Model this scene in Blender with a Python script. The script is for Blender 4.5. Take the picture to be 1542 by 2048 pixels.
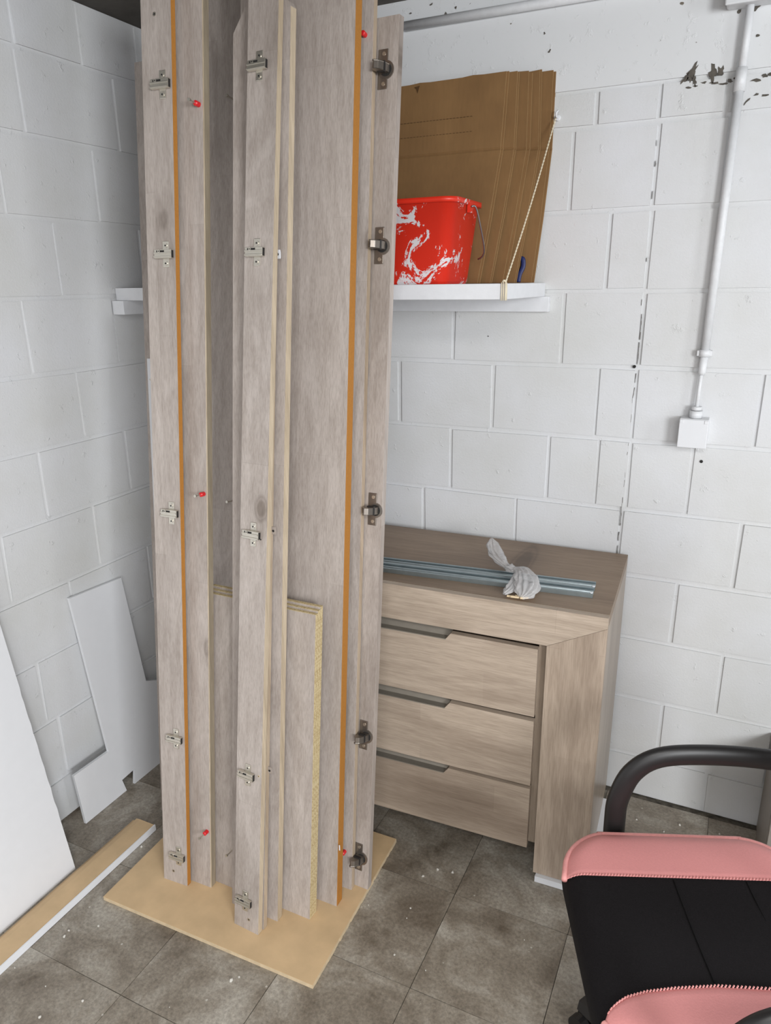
import bpy, bmesh, math, random
from mathutils import Vector, Matrix, noise
random.seed(7)
for o in list(bpy.data.objects): bpy.data.objects.remove(o)
SC = bpy.context.scene
COL = SC.collection
R = math.radians

# ------------------------------------------------------------------ camera
cd = bpy.data.cameras.new('camera'); cam = bpy.data.objects.new('camera', cd); COL.objects.link(cam)
cd.sensor_fit = 'VERTICAL'; cd.sensor_height = 36.0; cd.lens = 36.0 * 1445.17 / 2048.0
cd.clip_start = 0.05; cd.clip_end = 50
cam.location = (1.71014, -2.08585, 1.56782)
cam.rotation_euler = (Matrix.Rotation(R(25.73904), 3, 'Z') @ Matrix.Rotation(R(90 - 17.47601), 3, 'X')
                      @ Matrix.Rotation(R(-0.71326), 3, 'Z')).to_euler()
SC.camera = cam

# ------------------------------------------------------------------ world and light
w = bpy.data.worlds.new('world'); SC.world = w; w.use_nodes = True
w.node_tree.nodes['Background'].inputs[0].default_value = (0.80, 0.88, 1.0, 1)
w.node_tree.nodes['Background'].inputs[1].default_value = 0.6

def area(name, loc, aim, sx, sy, power, col):
    d = bpy.data.lights.new(name, 'AREA'); d.shape = 'RECTANGLE'; d.size = sx; d.size_y = sy
    d.energy = power; d.color = col
    o = bpy.data.objects.new(name, d); COL.objects.link(o); o.location = loc
    o.rotation_euler = (Vector(aim) - Vector(loc)).to_track_quat('-Z', 'Y').to_euler()
    return o
# daylight: the large window in the right wall near the viewpoint, a small one further in, the open door behind
area('large_window_daylight', (4.13, -3.58, 1.75), (0.9, -0.4, 1.05), 1.05, 1.15, 125, (0.955, 0.98, 1.0))
area('small_window_daylight', (4.12, -1.45, 1.75), (1.2, -0.5, 1.0), 0.42, 0.95, 18, (0.93, 0.965, 1.0))
area('door_daylight', (2.5, -4.25, 1.2), (1.2, -0.3, 0.6), 1.7, 1.9, 22, (1.0, 0.99, 0.98))
area('overhead_fill_light', (2.1, -2.7, 2.27), (2.1, -2.69, 0.0), 1.2, 0.6, 42, (1.0, 0.99, 0.97))  # unseen overhead fill, added to brighten floor, seat and left wall
vs = SC.view_settings
SC.display_settings.display_device = 'sRGB'
vs.view_transform = 'Standard'; vs.look = 'None'; vs.gamma = 1.0; vs.use_curve_mapping = False
vs.exposure = -0.10

# ------------------------------------------------------------------ materials
def lin(c):
    return tuple(((v / 255 / 12.92) if v / 255 <= 0.04045 else ((v / 255 + 0.055) / 1.055) ** 2.4) for v in c) + (1,)

def newmat(name):
    m = bpy.data.materials.new(name); m.use_nodes = True
    nt = m.node_tree
    return m, nt, nt.nodes['Principled BSDF']

def N(nt, t, **k):
    n = nt.nodes.new(t)
    for a, v in k.items():
        if a.startswith('i_'):
            key = a[2:]
            key = int(key) if key.isdigit() else key.replace('_', ' ')
            n.inputs[key].default_value = v
        else: setattr(n, a, v)
    return n

def ramp(nt, src, stops, interp='LINEAR'):
    r = nt.nodes.new('ShaderNodeValToRGB'); r.color_ramp.interpolation = interp
    e = r.color_ramp.elements
    while len(e) > 1: e.remove(e[-1])
    e[0].position, e[0].color = stops[0][0], stops[0][1]
    for p_, c_ in stops[1:]:
        x = e.new(p_); x.color = c_
    nt.links.new(src, r.inputs[0]); return r.outputs[0]

def mix(nt, fac, a, b, mode='MIX'):
    m = nt.nodes.new('ShaderNodeMix'); m.data_type = 'RGBA'; m.blend_type = mode
    for s, v in ((m.inputs[0], fac), (m.inputs[6], a), (m.inputs[7], b)):
        if hasattr(v, 'links') or hasattr(v, 'is_linked'): nt.links.new(v, s)
        else: s.default_value = v
    return m.outputs[2]

def coords(nt, mode, scale, rand=False):
    if mode == 'world':
        src = nt.nodes.new('ShaderNodeNewGeometry').outputs['Position']
    else:
        src = nt.nodes.new('ShaderNodeTexCoord').outputs['Object']
    if rand:
        oi = nt.nodes.new('ShaderNodeObjectInfo')
        mu = N(nt, 'ShaderNodeVectorMath', operation='SCALE'); mu.inputs[0].default_value = (7.3, 3.1, 5.7)
        nt.links.new(oi.outputs['Random'], mu.inputs['Scale'])
        ad = N(nt, 'ShaderNodeVectorMath', operation='ADD')
        nt.links.new(src, ad.inputs[0]); nt.links.new(mu.outputs[0], ad.inputs[1]); src = ad.outputs[0]
    mp = nt.nodes.new('ShaderNodeMapping'); mp.inputs['Scale'].default_value = scale
    nt.links.new(src, mp.inputs[0]); return mp.outputs[0]

def noi(nt, vec, scale, detail=4, rough=0.55, dist=0.0):
    n = N(nt, 'ShaderNodeTexNoise', i_Scale=scale, i_Detail=detail, i_Roughness=rough, i_Distortion=dist)
    nt.links.new(vec, n.inputs['Vector']); return n.outputs['Fac']

def bump(nt, bsdf, h, strength, dist):
    b = N(nt, 'ShaderNodeBump', i_Strength=strength, i_Distance=dist)
    nt.links.new(h, b.inputs['Height']); nt.links.new(b.outputs[0], bsdf.inputs['Normal']); return b

def plain(name, c, rough=0.5, metal=0.0, noise_amt=0.0, nscale=30, bmp=0.0):
    m, nt, b = newmat(name)
    b.inputs['Roughness'].default_value = rough; b.inputs['Metallic'].default_value = metal
    v = coords(nt, 'world', (1, 1, 1)); n = noi(nt, v, nscale)
    k = 1 - noise_amt; cc = lin(c)
    col = ramp(nt, n, [(0.3, tuple(x * k for x in cc[:3]) + (1,)), (0.7, cc)])
    nt.links.new(col, b.inputs['Base Color'])
    if bmp: bump(nt, b, noi(nt, v, nscale * 8), bmp, 0.002)
    return m

def wood(name, light, dark, grain, rough=0.55, coat=0.0, knots=True, bands=True):
    """washed oak laminate; grain = axis index along which the grain runs"""
    m, nt, b = newmat(name)
    def v_(k):
        s = [1, 1, 1]; s[grain] = k
        return coords(nt, 'object', tuple(s), rand=True)
    L, D = lin(light), lin(dark)
    mixc = lambda f: tuple(L[i] * (1 - f) + D[i] * f for i in range(3)) + (1,)
    cloud = noi(nt, v_(0.20), 6.0, 4, 0.5)
    streak = noi(nt, v_(0.035), 70, 3, 0.6)
    fine = noi(nt, v_(0.05), 420, 2, 0.6)
    c = ramp(nt, cloud, [(0.28, mixc(0.62)), (0.48, mixc(0.12)), (0.66, mixc(0.0))])
    c = mix(nt, 1.0, c, ramp(nt, streak, [(0.32, (0.88, 0.867, 0.855, 1)), (0.60, (1.03, 1.03, 1.03, 1))]), 'MULTIPLY')
    c = mix(nt, 1.0, c, ramp(nt, fine, [(0.38, (0.88, 0.87, 0.86, 1)), (0.58, (1.03, 1.03, 1.03, 1))]), 'MULTIPLY')
    # growth-ring arches
    wv = N(nt, 'ShaderNodeMath', operation='MULTIPLY'); wv.inputs[1].default_value = 60
    nt.links.new(noi(nt, v_(0.16), 5, 2, 0.45, 0.8), wv.inputs[0])
    sn = N(nt, 'ShaderNodeMath', operation='SINE'); nt.links.new(wv.outputs[0], sn.inputs[0])
    c = mix(nt, 1.0, c, ramp(nt, sn.outputs[0], [(0.0, (0.93, 0.922, 0.915, 1)), (0.7, (1, 1, 1, 1))]), 'MULTIPLY')
    if bands:
        sp = N(nt, 'ShaderNodeSeparateXYZ'); nt.links.new(v_(1.0), sp.inputs[0])
        cb = N(nt, 'ShaderNodeCombineXYZ')
        nt.links.new(sp.outputs[grain], cb.inputs[0]); nt.links.new(sp.outputs[0 if grain == 2 else 2], cb.inputs[1])
        br = N(nt, 'ShaderNodeTexBrick', offset=0.37)
        br.inputs['Color1'].default_value = (0.90, 0.89, 0.885, 1); br.inputs['Color2'].default_value = (1.03, 1.03, 1.03, 1)
        br.inputs['Mortar'].default_value = (0.86, 0.85, 0.84, 1)
        br.inputs['Scale'].default_value = 1.0; br.inputs['Mortar Size'].default_value = 0.0006
        br.inputs['Brick Width'].default_value = 0.83; br.inputs['Row Height'].default_value = 0.087
        nt.links.new(cb.outputs[0], br.inputs['Vector'])
        c = mix(nt, 0.8, c, br.outputs['Color'], 'MULTIPLY')
    if knots:
        s = [1, 0.12, 1]; s[grain] = 0.6
        vk = coords(nt, 'object', tuple(s), rand=True)
        vo = N(nt, 'ShaderNodeTexVoronoi', i_Scale=5.0, i_Randomness=1.0); nt.links.new(vk, vo.inputs['Vector'])
        ad = N(nt, 'ShaderNodeMath', operation='MULTIPLY_ADD'); ad.inputs[1].default_value = 0.045
        nt.links.new(noi(nt, vk, 45, 3), ad.inputs[0]); nt.links.new(vo.outputs['Distance'], ad.inputs[2])
        kk = ramp(nt, ad.outputs[0], [(0.080, (0.50, 0.47, 0.44, 1)), (0.098, (0.72, 0.70, 0.68, 1)), (0.112, (0.62, 0.60, 0.58, 1)), (0.135, (0.86, 0.85, 0.84, 1)), (0.19, (0.93, 0.925, 0.92, 1)), (0.30, (1, 1, 1, 1))])
        c = mix(nt, 1.0, c, kk, 'MULTIPLY')
    nt.links.new(c, b.inputs['Base Color'])
    b.inputs['Roughness'].default_value = rough
    bump(nt, b, fine, 0.10, 0.001)
    return m

M = {}
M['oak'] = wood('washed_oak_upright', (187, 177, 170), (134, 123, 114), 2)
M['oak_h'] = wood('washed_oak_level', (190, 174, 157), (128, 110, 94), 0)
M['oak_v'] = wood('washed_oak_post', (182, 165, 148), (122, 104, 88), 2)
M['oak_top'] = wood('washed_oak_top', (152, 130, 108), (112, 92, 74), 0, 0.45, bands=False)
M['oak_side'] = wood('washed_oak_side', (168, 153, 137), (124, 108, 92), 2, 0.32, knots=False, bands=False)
M['edge_light'] = wood('pale_edge_band', (200, 184, 160), (172, 154, 128), 2, knots=False, bands=False)
M['edge_tan'] = wood('tan_edge_band', (186, 168, 146), (150, 132, 110), 2, knots=False, bands=False)
M['edge_dark'] = wood('dull_edge_band', (162, 150, 130), (132, 120, 102), 2, knots=False, bands=False)
M['mdf_edge'] = plain('brown_fibre_edge', (176, 118, 46), 0.75, 0, 0.12, 200)
M['mdf'] = plain('fibreboard', (214, 184, 143), 0.62, 0, 0.16, 14, 0.1)
M['mdf_pale'] = plain('fibreboard_edge', (214, 192, 158), 0.8, 0, 0.2, 60)
M['white'] = plain('white_board', (226, 227, 230), 0.42, 0, 0.02)
M['white_paint'] = plain('white_paint', (228, 229, 232), 0.5, 0, 0.05, 40, 0.15)
M['conduit'] = plain('painted_conduit', (226, 227, 229), 0.45, 0, 0.08, 60, 0.2)
M['nickel'] = plain('nickel', (214, 208, 196), 0.28, 0.85, 0.1)
M['dark_nickel'] = plain('dark_nickel', (142, 134, 126), 0.30, 0.8, 0.1)
M['black_hole'] = plain('dark_recess', (34, 32, 30), 0.8)
M['zinc'] = plain('galvanised_steel', (164, 176, 180), 0.36, 0.9, 0.15, 50)
M['alu'] = plain('brushed_grip', (150, 143, 132), 0.45, 0.35, 0.08, 50)
M['red_plug'] = plain('red_plastic', (214, 28, 36), 0.4)
M['black_plastic'] = plain('black_plastic', (34, 32, 32), 0.42)
M['twine'] = plain('cream_twine', (224, 212, 186), 0.8)
M['blue'] = plain('dark_blue_plastic', (34, 44, 96), 0.45)
M['cream_peg'] = plain('cream_dowel', (226, 204, 168), 0.6)
M['steel_wire'] = plain('grey_wire', (140, 138, 140), 0.35, 0.9)
M['ceil'] = plain('bare_concrete', (96, 92, 86), 0.9, 0, 0.35, 9, 0.3)
M['cabinet_grey'] = plain('grey_brown_laminate', (146, 138, 130), 0.5, 0, 0.1, 40)
M['chip'] = plain('exposed_mortar', (104, 98, 90), 0.9, 0, 0.45, 90)
M['fabric'] = None

def mat_chipboard():
    m, nt, b = newmat('raw_chipboard'); b.inputs['Roughness'].default_value = 0.85
    v = coords(nt, 'object', (1, 1, 1)); n = noi(nt, v, 190, 2, 0.7)
    nt.links.new(ramp(nt, n, [(0.34, lin((170, 147, 106))), (0.5, lin((194, 175, 134))), (0.7, lin((208, 193, 154)))]), b.inputs['Base Color'])
    bump(nt, b, n, 0.4, 0.002); return m
M['chipboard'] = mat_chipboard()

def mat_wall():
    m, nt, b = newmat('painted_block'); b.inputs['Roughness'].default_value = 0.6
    v = coords(nt, 'world', (1, 1, 1))
    big = noi(nt, v, 3.0, 4); fine = noi(nt, v, 170, 4, 0.7); mid = noi(nt, v, 26, 5, 0.65)
    c = ramp(nt, big, [(0.3, lin((208, 208, 206))), (0.7, lin((219, 220, 223)))])
    nt.links.new(c, b.inputs['Base Color'])
    r = ramp(nt, mid, [(0.63, (0, 0, 0, 1)), (0.73, (1, 1, 1, 1))])
    a = N(nt, 'ShaderNodeMath', operation='MULTIPLY_ADD'); a.inputs[1].default_value = 0.45
    nt.links.new(fine, a.inputs[0]); nt.links.new(r, a.inputs[2])
    bump(nt, b, a.outputs[0], 0.5, 0.003)
    return m
M['wall'] = mat_wall()

def mat_beam():
    m, nt, b = newmat('painted_rough_concrete'); b.inputs['Roughness'].default_value = 0.6
    v = coords(nt, 'world', (1, 1, 1))
    mid = noi(nt, v, 30, 5, 0.7); pit = noi(nt, v, 46, 2, 0.5); grad = noi(nt, v, 4, 2)
    pits = ramp(nt, pit, [(0.735, (0, 0, 0, 1)), (0.755, (1, 1, 1, 1))])
    c = mix(nt, pits, lin((220, 221, 222)), lin((112, 104, 92)))
    nt.links.new(c, b.inputs['Base Color'])
    r = ramp(nt, mid, [(0.58, (0, 0, 0, 1)), (0.66, (1, 1, 1, 1))])
    bump(nt, b, r, 0.30, 0.003); return m
M['beam'] = mat_beam()

def mat_tile():
    m, nt, b = newmat('worn_grey_tile')
    v = coords(nt, 'world', (1, 1, 1))
    vr = coords(nt, 'world', (1, 1, 1), rand=True)
    big = noi(nt, vr, 5.5, 5, 0.65, 0.6); fine = noi(nt, v, 120, 5, 0.75); sc = noi(nt, v, 26, 6, 0.8, 2.5)
    c = ramp(nt, big, [(0.30, lin((104, 93, 80))), (0.48, lin((142, 133, 120))), (0.70, lin((182, 176, 165)))])
    f = ramp(nt, fine, [(0.3, (0.62, 0.62, 0.62, 1)), (0.7, (1.3, 1.3, 1.3, 1))])
    c = mix(nt, 1.0, c, f, 'MULTIPLY')
    s = ramp(nt, sc, [(0.66, (0, 0, 0, 1)), (0.80, (1, 1, 1, 1))])
    c = mix(nt, s, c, lin((170, 165, 156)))
    sp = N(nt, 'ShaderNodeTexVoronoi', i_Scale=13.0); nt.links.new(v, sp.inputs['Vector'])
    spk = ramp(nt, sp.outputs['Distance'], [(0.028, (0.8, 0.8, 0.8, 1)), (0.042, (0, 0, 0, 1))])
    c = mix(nt, spk, c, lin((200, 196, 186)))
    nt.links.new(c, b.inputs['Base Color'])
    nt.links.new(ramp(nt, big, [(0.3, (0.50, 0.5, 0.5, 1)), (0.7, (0.36, 0.36, 0.36, 1))]), b.inputs['Roughness'])
    bump(nt, b, fine, 0.15, 0.001); return m
M['tile'] = mat_tile()
M['grout'] = plain('dark_grout', (120, 113, 102), 0.9, 0, 0.75, 40, 0.4)

def mat_card():
    m, nt, b = newmat('brown_cardboard'); b.inputs['Roughness'].default_value = 0.85
    v = coords(nt, 'world', (1, 1, 0.15)); n = noi(nt, v, 160, 2); g = noi(nt, coords(nt, 'world', (1, 1, 1)), 6, 3)
    c = ramp(nt, g, [(0.3, lin((122, 90, 54))), (0.7, lin((138, 104, 64)))])
    c = mix(nt, 0.5, c, ramp(nt, n, [(0.3, (0.9, 0.9, 0.9, 1)), (0.7, (1.05, 1.05, 1.05, 1))]), 'MULTIPLY')
    nt.links.new(c, b.inputs['Base Color']); bump(nt, b, n, 0.1, 0.001); return m
M['card'] = mat_card()
M['card_edge'] = plain('cardboard_edge', (163, 131, 87), 0.9, 0, 0.15, 120)
M['card_slot'] = plain('cardboard_slit', (84, 58, 28), 0.9)

def mat_bucket():
    m, nt, b = newmat('red_bucket_plastic'); b.inputs['Roughness'].default_value = 0.38
    v = coords(nt, 'object', (1, 1, 1.0))
    n1 = noi(nt, v, 11, 6, 0.72, 1.4); n2 = noi(nt, v, 55, 5, 0.8)
    a = N(nt, 'ShaderNodeMath', operation='MULTIPLY_ADD'); a.inputs[1].default_value = 0.22
    nt.links.new(n2, a.inputs[0]); nt.links.new(n1, a.inputs[2])
    f = ramp(nt, a.outputs[0], [(0.668, (0, 0, 0, 1)), (0.682, (1, 1, 1, 1))])
    f2 = ramp(nt, noi(nt, coords(nt, 'object', (1, 1, 0.3)), 150, 2, 0.8), [(0.74, (0, 0, 0, 1)), (0.78, (0.6, 0.6, 0.6, 1))])
    c = mix(nt, f2, lin((214, 46, 26)), lin((228, 170, 160)))
    c = mix(nt, f, c, lin((226, 224, 226)))
    nt.links.new(c, b.inputs['Base Color'])
    bump(nt, b, f, 0.25, 0.002); return m
M['bucket'] = mat_bucket()

def mat_cloth(name, c, scale, amt, rough=0.9):
    m, nt, b = newmat(name); b.inputs['Roughness'].default_value = rough
    b.inputs['Specular IOR Level'].default_value = 0.25
    v = coords(nt, 'object', (1, 1, 1)); n = noi(nt, v, scale, 3, 0.7)
    L = lin(c)
    nt.links.new(ramp(nt, n, [(0.35, tuple(x * (1 - amt) for x in L[:3]) + (1,)), (0.65, L)]), b.inputs['Base Color'])
    bump(nt, b, n, 0.35, 0.001); return m
M['black_cloth'] = mat_cloth('black_mesh_fabric', (27, 24, 26), 500, 0.5, 0.95)
M['pink'] = mat_cloth('pink_leatherette', (226, 152, 150), 300, 0.05, 0.5)
M['pink_pipe'] = mat_cloth('pink_piping', (238, 166, 162), 120, 0.1, 0.45)
M['seam_black'] = mat_cloth('black_thread', (9, 8, 9), 400, 0.2, 1.0)
def mat_bag():
    m, nt, b = newmat('thin_clear_bag'); b.inputs['Roughness'].default_value = 0.22
    b.inputs['Base Color'].default_value = lin((232, 230, 230)); b.inputs['Alpha'].default_value = 0.48
    b.inputs['Specular IOR Level'].default_value = 0.8
    n = noi(nt, coords(nt, 'object', (1, 1, 1)), 60, 4, 0.6, 1.0); bump(nt, b, n, 0.7, 0.006); return m
M['bag'] = mat_bag()

# ------------------------------------------------------------------ building helpers
def tag(o, label=None, cat=None, group=None, kind=None):
    if label: o['label'] = label
    if cat: o['category'] = cat
    if group: o['group'] = group
    if kind: o['kind'] = kind
    return o

def obj(name, bm, mat, parent=None, loc=None, bevel=0.0, smooth=False, seg=2, w2l=True):
    """bm holds coordinates in the parent's frame; loc moves only the origin"""
    if bevel:
        bmesh.ops.bevel(bm, geom=[e for e in bm.edges if len(e.link_faces) == 2 and e.calc_face_angle(0) > 0.5],
                        offset=bevel, segments=seg, affect='EDGES', profile=0.5, clamp_overlap=True)
    if loc is not None:
        bmesh.ops.translate(bm, verts=bm.verts, vec=-Vector(loc))
    bmesh.ops.recalc_face_normals(bm, faces=bm.faces)
    me = bpy.data.meshes.new(name)
    if smooth:
        for f in bm.faces: f.smooth = True
    bm.to_mesh(me); bm.free()
    mats = mat if isinstance(mat, (list, tuple)) else [mat]
    for q in mats: me.materials.append(q)
    o = bpy.data.objects.new(name, me); COL.objects.link(o)
    if loc is not None: o.location = loc
    if parent: o.parent = parent
    return o

def empty(name, loc, rz=0):
    o = bpy.data.objects.new(name, None); COL.objects.link(o); o.location = loc
    o.rotation_euler = (0, 0, rz); o.empty_display_size = 0.1; return o

def box(bm, x0, x1, y0, y1, z0, z1, mi=0):
    v = [bm.verts.new(p) for p in ((x0, y0, z0), (x1, y0, z0), (x1, y1, z0), (x0, y1, z0),
                                   (x0, y0, z1), (x1, y0, z1), (x1, y1, z1), (x0, y1, z1))]
    for f in ((0, 1, 5, 4), (1, 2, 6, 5), (2, 3, 7, 6), (3, 0, 4, 7), (4, 5, 6, 7), (3, 2, 1, 0)):
        bm.faces.new([v[i] for i in f]).material_index = mi
    return v

def B(*a):
    bm = bmesh.new(); box(bm, *a); return bm

def hexa(bm, P, mi=0):
    v = [bm.verts.new(p) for p in P]
    for f in ((0, 1, 5, 4), (1, 2, 6, 5), (2, 3, 7, 6), (3, 0, 4, 7), (4, 5, 6, 7), (3, 2, 1, 0)):
        bm.faces.new([v[i] for i in f]).material_index = mi

def extrude_poly(bm, pts, off):
    """pts: 3-D polygon; off: thickness vector"""
    a = [bm.verts.new(p) for p in pts]; b = [bm.verts.new(Vector(p) + Vector(off)) for p in pts]
    bm.faces.new(a); bm.faces.new(b[::-1])
    n = len(pts)
    for i in range(n): bm.faces.new((a[i], a[(i + 1) % n], b[(i + 1) % n], b[i]))

def tube(bm, pts, r, n=10, caps=True, flat=(1, 1), up=None):
    pts = [Vector(p) for p in pts]; rings = []
    prev = None
    for i, p in enumerate(pts):
        t = (pts[min(i + 1, len(pts) - 1)] - pts[max(i - 1, 0)]).normalized()
        if up is not None: a = Vector(up).cross(t)
        elif prev is None: a = t.cross(Vector((0, 0, 1)) if abs(t.z) < 0.9 else Vector((1, 0, 0)))
        else: a = prev - t * prev.dot(t)
        a.normalize(); prev = a; b = t.cross(a)
        rr = r[i] if isinstance(r, (list, tuple)) else r
        ring = []
        for k in range(n):
            an = 2 * math.pi * k / n
            ring.append(bm.verts.new(p + a * math.cos(an) * rr * flat[0] + b * math.sin(an) * rr * flat[1]))
        rings.append(ring)
    for i in range(len(rings) - 1):
        for k in range(n):
            bm.faces.new((rings[i][k], rings[i][(k + 1) % n], rings[i + 1][(k + 1) % n], rings[i + 1][k]))
    if caps: bm.faces.new(rings[0][::-1]); bm.faces.new(rings[-1])

def disk(bm, c, nrm, r, h, n=14):
    c = Vector(c); nrm = Vector(nrm).normalized()
    tube(bm, [c, c + nrm * h], r, n)

def smooth_path(pts, k=6):
    pts = [Vector(p) for p in pts]; out = []
    for i in range(len(pts) - 1):
        p0 = pts[max(i - 1, 0)]; p1 = pts[i]; p2 = pts[i + 1]; p3 = pts[min(i + 2, len(pts) - 1)]
        for j in range(k):
            t = j / k
            out.append(0.5 * ((2 * p1) + (p2 - p0) * t + (2 * p0 - 5 * p1 + 4 * p2 - p3) * t * t + (3 * p1 - p0 - 3 * p2 + p3) * t ** 3))
    out.append(pts[-1]); return out

# ------------------------------------------------------------------ the room
CE = 2.30
A0 = 0.144                                   # top of the first cut course
def zc(k): return A0 + 0.2 * k
XR, YF = 4.2, -4.3
floor = tag(obj('floor', B(-0.1, XR + 0.1, YF - 0.1, 0.1, -0.10, -0.004), M['grout']), kind='structure')
tile_bm = B(-0.1499, 0.1499, -0.1492, 0.1492, -0.010, 0.0)
tile0 = obj('tile', tile_bm, M['tile'], floor, bevel=0.0030, seg=2)
first = True
for i in range(-1, 9):
    for j in range(0, 9):
        cx, cy = 0.1425 + 0.3015 * i + 0.0, -0.165 - 0.3 * j + 0.0
        cx = 0.743 + 0.3015 * (i - 2) - 0.0; cy = -0.767 + 0.3 * (2 - j)
        if cx < -0.16 or cy < -2.5: continue
        t = tile0 if first else tile0.copy()
        if not first: COL.objects.link(t)
        t.parent = floor; t.location = (cx, cy, random.uniform(-0.0009, 0.0003)); first = False
        t.rotation_euler = (random.uniform(-.002, .002), random.uniform(-.002, .002), random.uniform(-.003, .003))

tag(obj('ceiling', B(-0.1, XR + 0.1, YF - 0.1, 0.1, CE, CE + 0.15), M['ceil']), kind='structure')
GAP = 0.006
wb = tag(obj('wall_back', B(-0.1, XR + 0.1, 0.0048, 0.12, 0, CE), M['wall']), kind='structure')
wl = tag(obj('wall_left', B(-0.12, -0.0048, YF - 0.1, 0.1, 0, CE), M['wall']), kind='structure')
# far parts of the room, behind and beside the viewpoint
bm = bmesh.new()
box(bm, XR, XR + 0.1, -1.20, 0.0, 0, CE); box(bm, XR, XR + 0.1, -2.98, -1.70, 0, CE); box(bm, XR, XR + 0.1, YF, -4.18, 0, CE); box(bm, XR, XR + 0.1, -4.18, -2.98, 0, 1.1)
box(bm, XR, XR + 0.1, -1.70, -1.20, 0, 1.15); box(bm, XR, XR + 0.1, -1.70, -1.20, 2.25, CE)
tag(obj('wall_right', bm, M['white_paint']), kind='structure')
bm = bmesh.new()
box(bm, 0, 1.6, YF - 0.1, YF, 0, CE); box(bm, 3.4, XR, YF - 0.1, YF, 0, CE); box(bm, 1.6, 3.4, YF - 0.1, YF, 2.29, CE)
tag(obj('wall_front', bm, M['white_paint']), kind='structure')
bm = bmesh.new()
for a_ in ((-1.70, -1.66, 1.15, 2.25), (-1.24, -1.20, 1.15, 2.25), (-1.70, -1.20, 1.15, 1.20), (-1.70, -1.20, 2.20, 2.25)):
    box(bm, XR + 0.02, XR + 0.08, a_[0], a_[1], a_[2], a_[3])
tag(obj('window_1', bm, M['white_paint']), kind='structure')

def block(parent, axis, a0, a1, z0, z1, dep=0.0):
    d = random.uniform(-0.0010, 0.0008) + dep
    if axis == 'x':
        bm = B(a0 + GAP, a1 - GAP, -0.0004 + d, 0.02, z0 + GAP * 1.15, z1 - GAP * 1.15)
    else:
        bm = B(-0.02, 0.0004 - d, a0 + GAP, a1 - GAP, z0 + GAP * 1.15, z1 - GAP * 1.15)
    for v in bm.verts:                                     # uneven hand-laid arrises
        if (axis == 'x' and v.co.y < 0.01) or (axis == 'y' and v.co.x > -0.01):
            v.co.z += random.uniform(-0.002, 0.002)
            if axis == 'x': v.co.x += random.uniform(-0.002, 0.002)
            else: v.co.y += random.uniform(-0.002, 0.002)
    obj('block', bm, M['wall'], parent, bevel=0.0034, seg=3)

zs = [(-1, 0.0, A0)] + [(k, zc(k), zc(k + 1)) for k in range(9)]
for k, z0, z1 in zs:
    if k % 2: L = [0.0, 0.145, 0.455, 0.760, 1.064, 1.368, 1.470, 1.776, 2.08, 2.385, 2.69, 3.0]
    else: L = [0.0, 0.305, 0.610, 0.935, 1.240, 1.383, 1.470, 1.631, 1.932, 2.235, 2.54, 2.85, 3.0]
    if k in (6, 8): L = [0.0, 0.305, 0.622, 0.938, 1.260, 1.470, 1.631, 1.932, 2.235, 2.54, 2.85, 3.0]
    if k == 3: L = [0.0, 0.25, 0.54, 0.843, 1.149, 1.462, 1.774, 2.08, 2.385, 2.69, 3.0]
    if k == -1: L = [x + 0.0 for x in L]
    for a, b_ in zip(L[:-1], L[1:]): block(wb, 'x', a, b_, z0, z1)
xb = [0.0] + [0.105 + 0.151 * i for i in range(0, 19)]
for a, b_ in zip(xb[:-1], xb[1:]): block(wb, 'x', a, b_, zc(9), 2.03)
obj('beam', B(0, 3.0, -0.001, 0.02, 2.034, CE), M['beam'], wb, bevel=0.002)
obj('plaster_strip', B(3.0, XR, 0.0, 0.02, 0, CE), M['wall'], wb)
LEFT = {10: [-.2, -.412, -.625], 9: [-.308, -.629], 8: [-.125, -.416, -.722], 7: [-.267, -.585], 6: [-.407, -.719],
        5: [-.270, -.576], 4: [-.421, -.742], 3: [-.270, -.583, -.896], 2: [-.386, -.706], 1: [-.24, -.55], 0: [-.50, -.817], -1: [-.35, -.66]}
lz = [(-1, 0.0, A0)] + [(k, zc(k), min(zc(k + 1), CE)) for k in range(11)]
for k, z0, z1 in lz:
    L = [0.0] + LEFT[k]
    while L[-1] > -2.2: L.append(L[-1] - 0.305)
    for a, b_ in zip(L[:-1], L[1:]): block(wl, 'y', b_, a, z0, z1)

# the long crack, the chipped places and the drilled holes in the back wall
bm = bmesh.new(); z = 0.80; x = 1.4585
while z < 1.95:
    dz = random.uniform(0.006, 0.02); nx = x + random.uniform(-0.0012, 0.0012) + 0.0100 * dz; wd = random.choice((0.0004, 0.0006, 0.0009, 0.0014))
    if z > 1.45: wd *= 0.6
    if random.random() < (.75 if (z < 1.05 or 1.27 < z < 1.42) else .22): hexa(bm, [(x, -0.0016, z), (x + wd, -0.0016, z), (x + wd, 0.003, z), (x, 0.003, z), (nx, -0.0016, z + dz), (nx + wd, -0.0016, z + dz), (nx + wd, 0.003, z + dz), (nx, 0.003, z + dz)])
    x = nx; z += dz
obj('crack', bm, M['chip'], wb)
def chip(cx, cz, rx, rz, n=17, rot=0.0, y=-0.0022, name='chipped_patch'):
    bm = bmesh.new(); P = []
    for i in range(n):
        a = 2 * math.pi * i / n; q = random.uniform(0.35, 1.2)
        u, v = rx * q * math.cos(a), rz * q * math.sin(a)
        P.append((cx + u * math.cos(rot) - v * math.sin(rot), y, cz + u * math.sin(rot) + v * math.cos(rot)))
    extrude_poly(bm, P, (0, 0.004, 0)); obj(name, bm, M['chip'], wb)
chip(1.531, 2.040, 0.010, 0.026, rot=-0.5); chip(1.518, 2.030, 0.006, 0.014, rot=-0.6); chip(1.538, 2.024, 0.005, 0.014, rot=0.3)
chip(1.577, 2.034, 0.009, 0.019, rot=0.1); chip(1.594, 2.038, 0.009, 0.010)
xx = 1.517
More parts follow.
